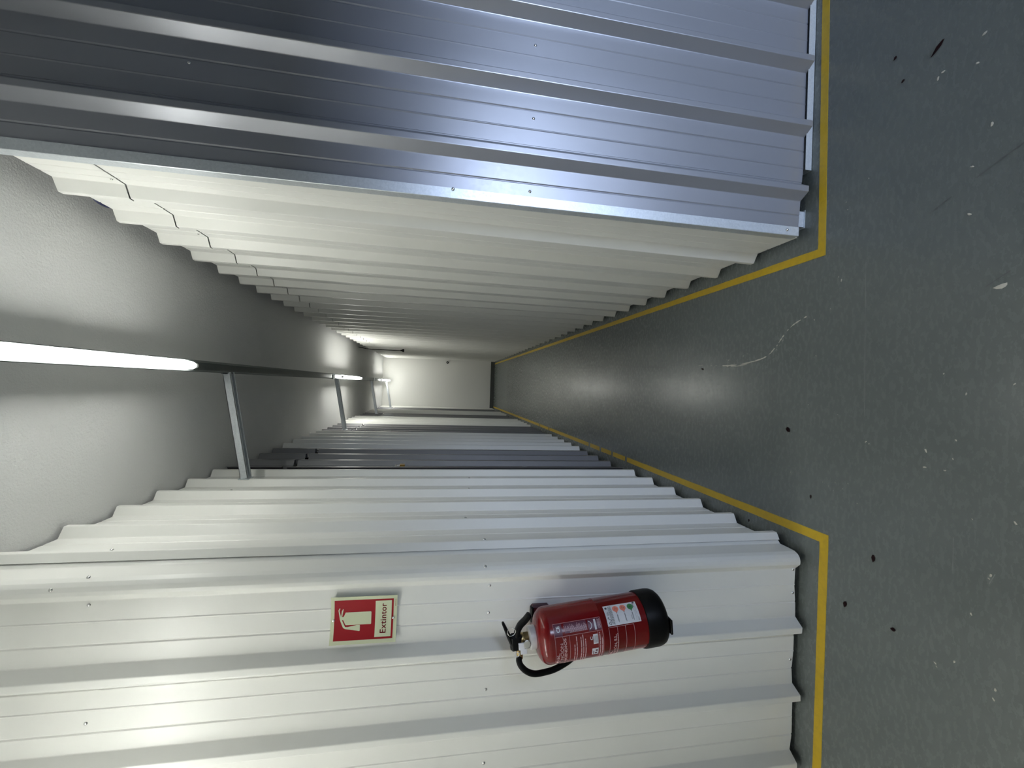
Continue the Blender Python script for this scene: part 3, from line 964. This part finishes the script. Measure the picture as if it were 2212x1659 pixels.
# handles: the lever on top and the carrying handle below, both pointing right
def bar(name, path, wid, thk, m):
    """flat bar with rounded section along path (x, z); wid across (y), thk in the plane"""
    P = spline([(a, 0, c) for a, c in path], 6)
    n = len(P)
    vs, fs = [], []
    K = 12
    for i, p in enumerate(P):
        t_ = (P[min(i + 1, n - 1)] - P[max(i - 1, 0)]).normalized()
        nn = Vector((-t_.z, 0, t_.x))
        f = i / (n - 1)
        w_ = wid[0] + (wid[1] - wid[0]) * f
        h_ = thk[0] + (thk[1] - thk[0]) * f
        if i in (0, n - 1):
            w_ *= 0.45
            h_ *= 0.45
        elif i in (1, n - 2):
            w_ *= 0.88
            h_ *= 0.88
        for k in range(K):
            a = 2 * PI * k / K
            ca, sa = math.cos(a), math.sin(a)
            ca = math.copysign(abs(ca) ** 0.6, ca)
            sa = math.copysign(abs(sa) ** 0.6, sa)
            vs.append(p + Vector((0, 1, 0)) * (w_ / 2 * ca) + nn * (h_ / 2 * sa) + Vector((0, -0.006, 0)))
    for i in range(n - 1):
        for k in range(K):
            q = (k + 1) % K
            fs.append((i * K + k, i * K + q, (i + 1) * K + q, (i + 1) * K + k))
    fs += [tuple(reversed(range(K))), tuple(range((n - 1) * K, n * K))]
    o = mesh(name, vs, fs, m, EX, True)
    return o
bar('squeeze_lever', [(-0.022, 0.462), (-0.008, 0.474), (0.012, 0.484), (0.038, 0.4935), (0.064, 0.503)], (0.028, 0.019), (0.021, 0.008), M_BLACK)
bar('carrying_handle', [(-0.018, 0.458), (0.006, 0.462), (0.028, 0.459), (0.046, 0.449), (0.060, 0.432), (0.077, 0.416)], (0.028, 0.025), (0.018, 0.0155), M_BLACK)
blk = MB().box((-0.027, -0.020, 0.446), (0.022, 0.008, 0.484), bev=0.007).build('handle_block', M_BLACK, EX)
rc = Vector((0.038, -0.020, 0.4785))
rp = []
for i in range(29):
    a = 2 * PI * i / 28
    rp.append(rc + Vector((0.0125 * math.cos(a), 0.002 * math.sin(a * 2), 0.0125 * math.sin(a))))
MB().tube(rp, 0.0011, 8, cap=False).build('pin_ring', M_STEEL, EX, True)
tg = MB().box((-0.014, -0.034, 0.444), (0.008, -0.031, 0.462), bev=0.001)
tg.box((-0.028, -0.033, 0.437), (-0.012, -0.0305, 0.457), bev=0.001)
tg.build('seal_tag', M_PAPER, EX)['label'] = 'white plastic seal tag'
rp = [Vector((-0.026 + 0.007 * math.cos(2 * PI * i / 20), -0.031, 0.468 + 0.007 * math.sin(2 * PI * i / 20))) for i in range(21)]
MB().tube(rp, 0.0010, 6, cap=False).build('seal_loop', M_PAPER, EX, True)

# prints on the cylinder: phi in degrees from the camera side, z along the axis
def cyl(phi, z, h=0.0005):
    a = math.radians(phi)
    return ((RB + h) * math.sin(a), -(RB + h) * math.cos(a), z)
DEG = math.degrees(1.0 / RB)
def patch(b, p0_, p1_, z0_, z1_, h=0.0005):
    n = max(1, int(abs(p1_ - p0_) / 3.0))
    vs, fs = [], []
    for i in range(n + 1):
        p = p0_ + (p1_ - p0_) * i / n
        vs += [cyl(p, z0_, h), cyl(p, z1_, h)]
    for i in range(n):
        fs.append((2 * i, 2 * i + 2, 2 * i + 3, 2 * i + 1))
    return b.add(vs, fs)
def words(name, txt, phi, z, hgt, width, m, parent, bold=0.0, h=0.0008):
    g_, f_ = text_geo(txt, hgt, width, bold)
    return mesh(name, [cyl(phi + x * DEG, z + y, h) for x, y in g_], f_, m, parent)
PL, PR, PM = -66.0, 47.6, 22.6
LW = 0.0009
fr = MB()
dl = LW * DEG
for za, zb in ((0.2105, 0.2105 + LW), (0.3585, 0.3585 + LW)):
    patch(fr, PL, PR, za, zb)
for p in (PL, PM, PR):
    patch(fr, p, p + dl, 0.2105, 0.3594)
for z in (0.3345, 0.3145, 0.2255):
    patch(fr, PL, PM, z, z + LW * .8)
# lower frame
for za in (0.1895, 0.1625, 0.1365, 0.1085):
    patch(fr, PL, 24.0, za, za + LW)
patch(fr, 24.0, 24.0 + dl, 0.1085, 0.1904)
patch(fr, PL, PL + dl, 0.1085, 0.1904)
fr.build('label_frame', M_PRINT, body)
vb_ = MB()
patch(vb_, PM + 1, PR - .5, 0.334, 0.3575, 0.0003)
patch(vb_, PM + 5, PR - 1, 0.256, 0.326, 0.0003)
patch(vb_, PM + 2, PR - 1, 0.213, 0.252, 0.0003)
vb_.build('label_tint', M_VIOLET, body)
words('label_text', 'CE', 31.0, 0.3405, 0.0105, 0.0165, M_PAPER, body, 0.03)
words('label_text', 'RIVAL,', -40.0, 0.3475, 0.0090, 0.043, M_PRINT, body, 0.035)
words('label_text', 'EXTINCIÓN', -52.0, 0.3365, 0.0085, 0.087, M_PRINT, body, 0.008)
words('label_text', 'DE INCENDIOS', -56.0, 0.3255, 0.0075, 0.105, M_PRINT, body, 0.03)
words('label_text', ', S.L.', -8.0, 0.1690, 0.0085, 0.026, M_PRINT, body, 0.035)
words('label_text', 'EXTINCIÓN', -62.0, 0.1690, 0.0078, 0.074, M_PRINT, body, 0.008)
words('label_text', 'RIVAL', -62.0, 0.1795, 0.0075, 0.045, M_PRINT, body, 0.035)
# fine print too small to read: rows of short strokes
fp = MB()
def row(p0_, p1_, z, hh=0.0012, word=(2.0, 5.0), gap=0.8, h=0.0006):
    p = p0_
    while p < p1_ - 1:
        q = min(p + random.uniform(*word), p1_)
        patch(fp, p, q, z, z + hh, h)
        p = q + gap
for i, z in enumerate((0.2995, 0.2925, 0.2790, 0.2725, 0.2655)):
    row(-60, (4, 19, 17, 21, 12)[i], z, 0.0026, (7, 17), 0.9)
for i, z in enumerate((0.2195, 0.2130)):
    row(-60, (20, 10)[i], z, 0.0028, (7, 17), 0.9)
for i in range(3):
    row(-60, -32 - 5 * i, 0.3215 - 0.0035 * i, 0.0014, (2, 4), 1.0)
for k in range(26):
    z = 0.3255 - k * 0.00275
    row(PM + (5 if k > 5 else 9), PM + random.uniform(14, 22), z, 0.0011, (1.5, 4), 0.7)
row(-58, 12, 0.1640, 0.0016, (2, 5), 1.0)
for k in range(5):
    row(PM + 5, PR - 2, 0.2205 - k * 0.0018, 0.0009, (1.5, 3), 0.6)
o_ = fp.build('fine_print', M_PRINT, body)
o_['kind'] = 'stuff'
# crescent mark with a bar under it, and the two small boxes
mk = MB()
vs, fs = [], []
cc, zc = 35.5, 0.2475
for i in range(17):
    a = PI * (1.08 + 0.84 * i / 16.0)
    for r_ in (0.0118, 0.0098):
        vs.append(cyl(cc + r_ * math.cos(a) * DEG, zc + r_ * math.sin(a) * 1.0 + 0.004, 0.0008))
for i in range(16):
    fs.append((2 * i + 1, 2 * i, 2 * i + 2, 2 * i + 3))
mk.add(vs, fs)
patch(mk, cc - 10, cc + 10, 0.2265, 0.2325, 0.0008)
patch(mk, -2.0, 17.5, 0.2275, 0.2420, 0.0006)
patch(mk, -30.0, -12.0, 0.2275, 0.2470, 0.0006)
mk.build('label_mark', M_PAPER, body)['kind'] = 'stuff'
dk = MB()
patch(dk, -27.0, -22.5, 0.231, 0.238, 0.0009)
patch(dk, -20.0, -15.5, 0.230, 0.236, 0.0009)
patch(dk, -28.0, -18.0, 0.241, 0.2435, 0.0009)
for k in range(5):
    patch(dk, 0.5, 15.0, 0.2290 + k * 0.0024, 0.2297 + k * 0.0024, 0.0009)
dk.build('label_mark', M_VIOLET, body)['kind'] = 'stuff'
words('label_text', 'C', 7.0, 0.2435, 0.0085, 0.0095, M_PAPER, body, 0.03)
# white inspection sticker with coloured seals
st = patch(MB(), 26.6, 68.6, 0.0825, 0.1905, 0.0006).build('inspection_sticker', M_PAPER, body)
def disc(phi, z, ru, rv, m, h=0.0010, n=20, tail=True):
    vs = [cyl(phi, z, h)]
    for i in range(n):
        a = 2 * PI * i / n
        vs.append(cyl(phi + ru * math.cos(a) * DEG, z + rv * math.sin(a), h))
    fs = [(0, i + 1, (i + 1) % n + 1) for i in range(n)]
    if tail:
        k = len(vs)
        vs += [cyl(phi - ru * 0.75 * DEG, z + rv * .55, h), cyl(phi - ru * 1.45 * DEG, z - rv * 0.1, h), cyl(phi - ru * 0.75 * DEG, z - rv * .55, h)]
        fs.append((k, k + 1, k + 2))
    return mesh('seal_print', vs, fs, m, st)
for (zz, m_) in ((0.1530, M_SALMON), (0.1290, M_SALMON), (0.1045, M_GREEN)):
    disc(58.8, zz, 0.0088, 0.0098, m_)
ik = MB()
for k in range(5):
    patch(ik, 57.0, 61.0, 0.1045 + 0.0 * k, 0.1052, 0.0014)
for zz in (0.1530, 0.1290, 0.1045):
    patch(ik, 56.0, 62.0, zz + 0.002, zz + 0.0028, 0.0014)
    patch(ik, 57.0, 60.0, zz - 0.003, zz - 0.0018, 0.0014)
    patch(ik, 48.6, 50.2, zz - 0.001, zz + 0.0012, 0.0014)
    patch(ik, 31.0, 47.0, zz - 0.0015, zz - 0.0005, 0.0012)
    patch(ik, 33.0 , 47.0, zz + 0.0003, zz + 0.0010, 0.0012)
patch(ik, 33.0, 42.0, 0.1085, 0.1095, 0.0012)
for k in range(7):
    a_ = random.uniform(28, 32)
    p = a_
    while p < 66:
        q = p + random.uniform(2, 6)
        patch(ik, p, min(q, 66.5), 0.1665 + k * 0.0016, 0.1672 + k * 0.0016, 0.0012)
        p = q + 1
patch(ik, 29.0, 67.0, 0.0950, 0.0953, 0.0012)
patch(ik, 29.0, 67.0, 0.0905, 0.0908, 0.0012)
for k in range(4):
    patch(ik, 56.0 + 3 * k, 57.6 + 3 * k, 0.0925, 0.0945, 0.0012)
patch(ik, 29.0, 36.0, 0.0870, 0.0882, 0.0012)
patch(ik, 64.5, 68.0, 0.0875, 0.0925, 0.0012)
for i in range(16):
    a = i / 15.0
    patch(ik, 29 + 14 * a, 30.2 + 14 * a, 0.1800 + 0.004 * math.sin(a * 9), 0.1820 + 0.004 * math.sin(a * 9), 0.0012)
patch(ik, 28.5, 34.5, 0.1785, 0.1800, 0.0012)
for k in range(3):
    patch(ik, 47.0, 55.0 - k, 0.1795 + k * 0.0022, 0.1803 + k * 0.0022, 0.0012)
ik.build('sticker_ink', M_INK, st)
disc(62.5, 0.1830, 0.0035, 0.0035, M_INK, tail=False)

# bracket screwed to the partition behind the cylinder
BK = empty('wall_bracket', (-0.765, FY - 0.001, 1.025), 'dark red bracket behind the top of the fire extinguisher, screwed to the partition', 'bracket')
MB().box((-0.035, -0.003, -0.050), (0.030, 0.0, 0.016), bev=0.001).build('back_plate', M_REDBR, BK)
MB().box((-0.030, -0.026, -0.036), (0.044, -0.003, 0.026), bev=0.006).build('bracket_body', M_REDBR, BK)
MB().box((-0.010, -0.030, 0.018), (0.040, -0.010, 0.028), bev=0.003).build('hook', M_BLACK, BK)
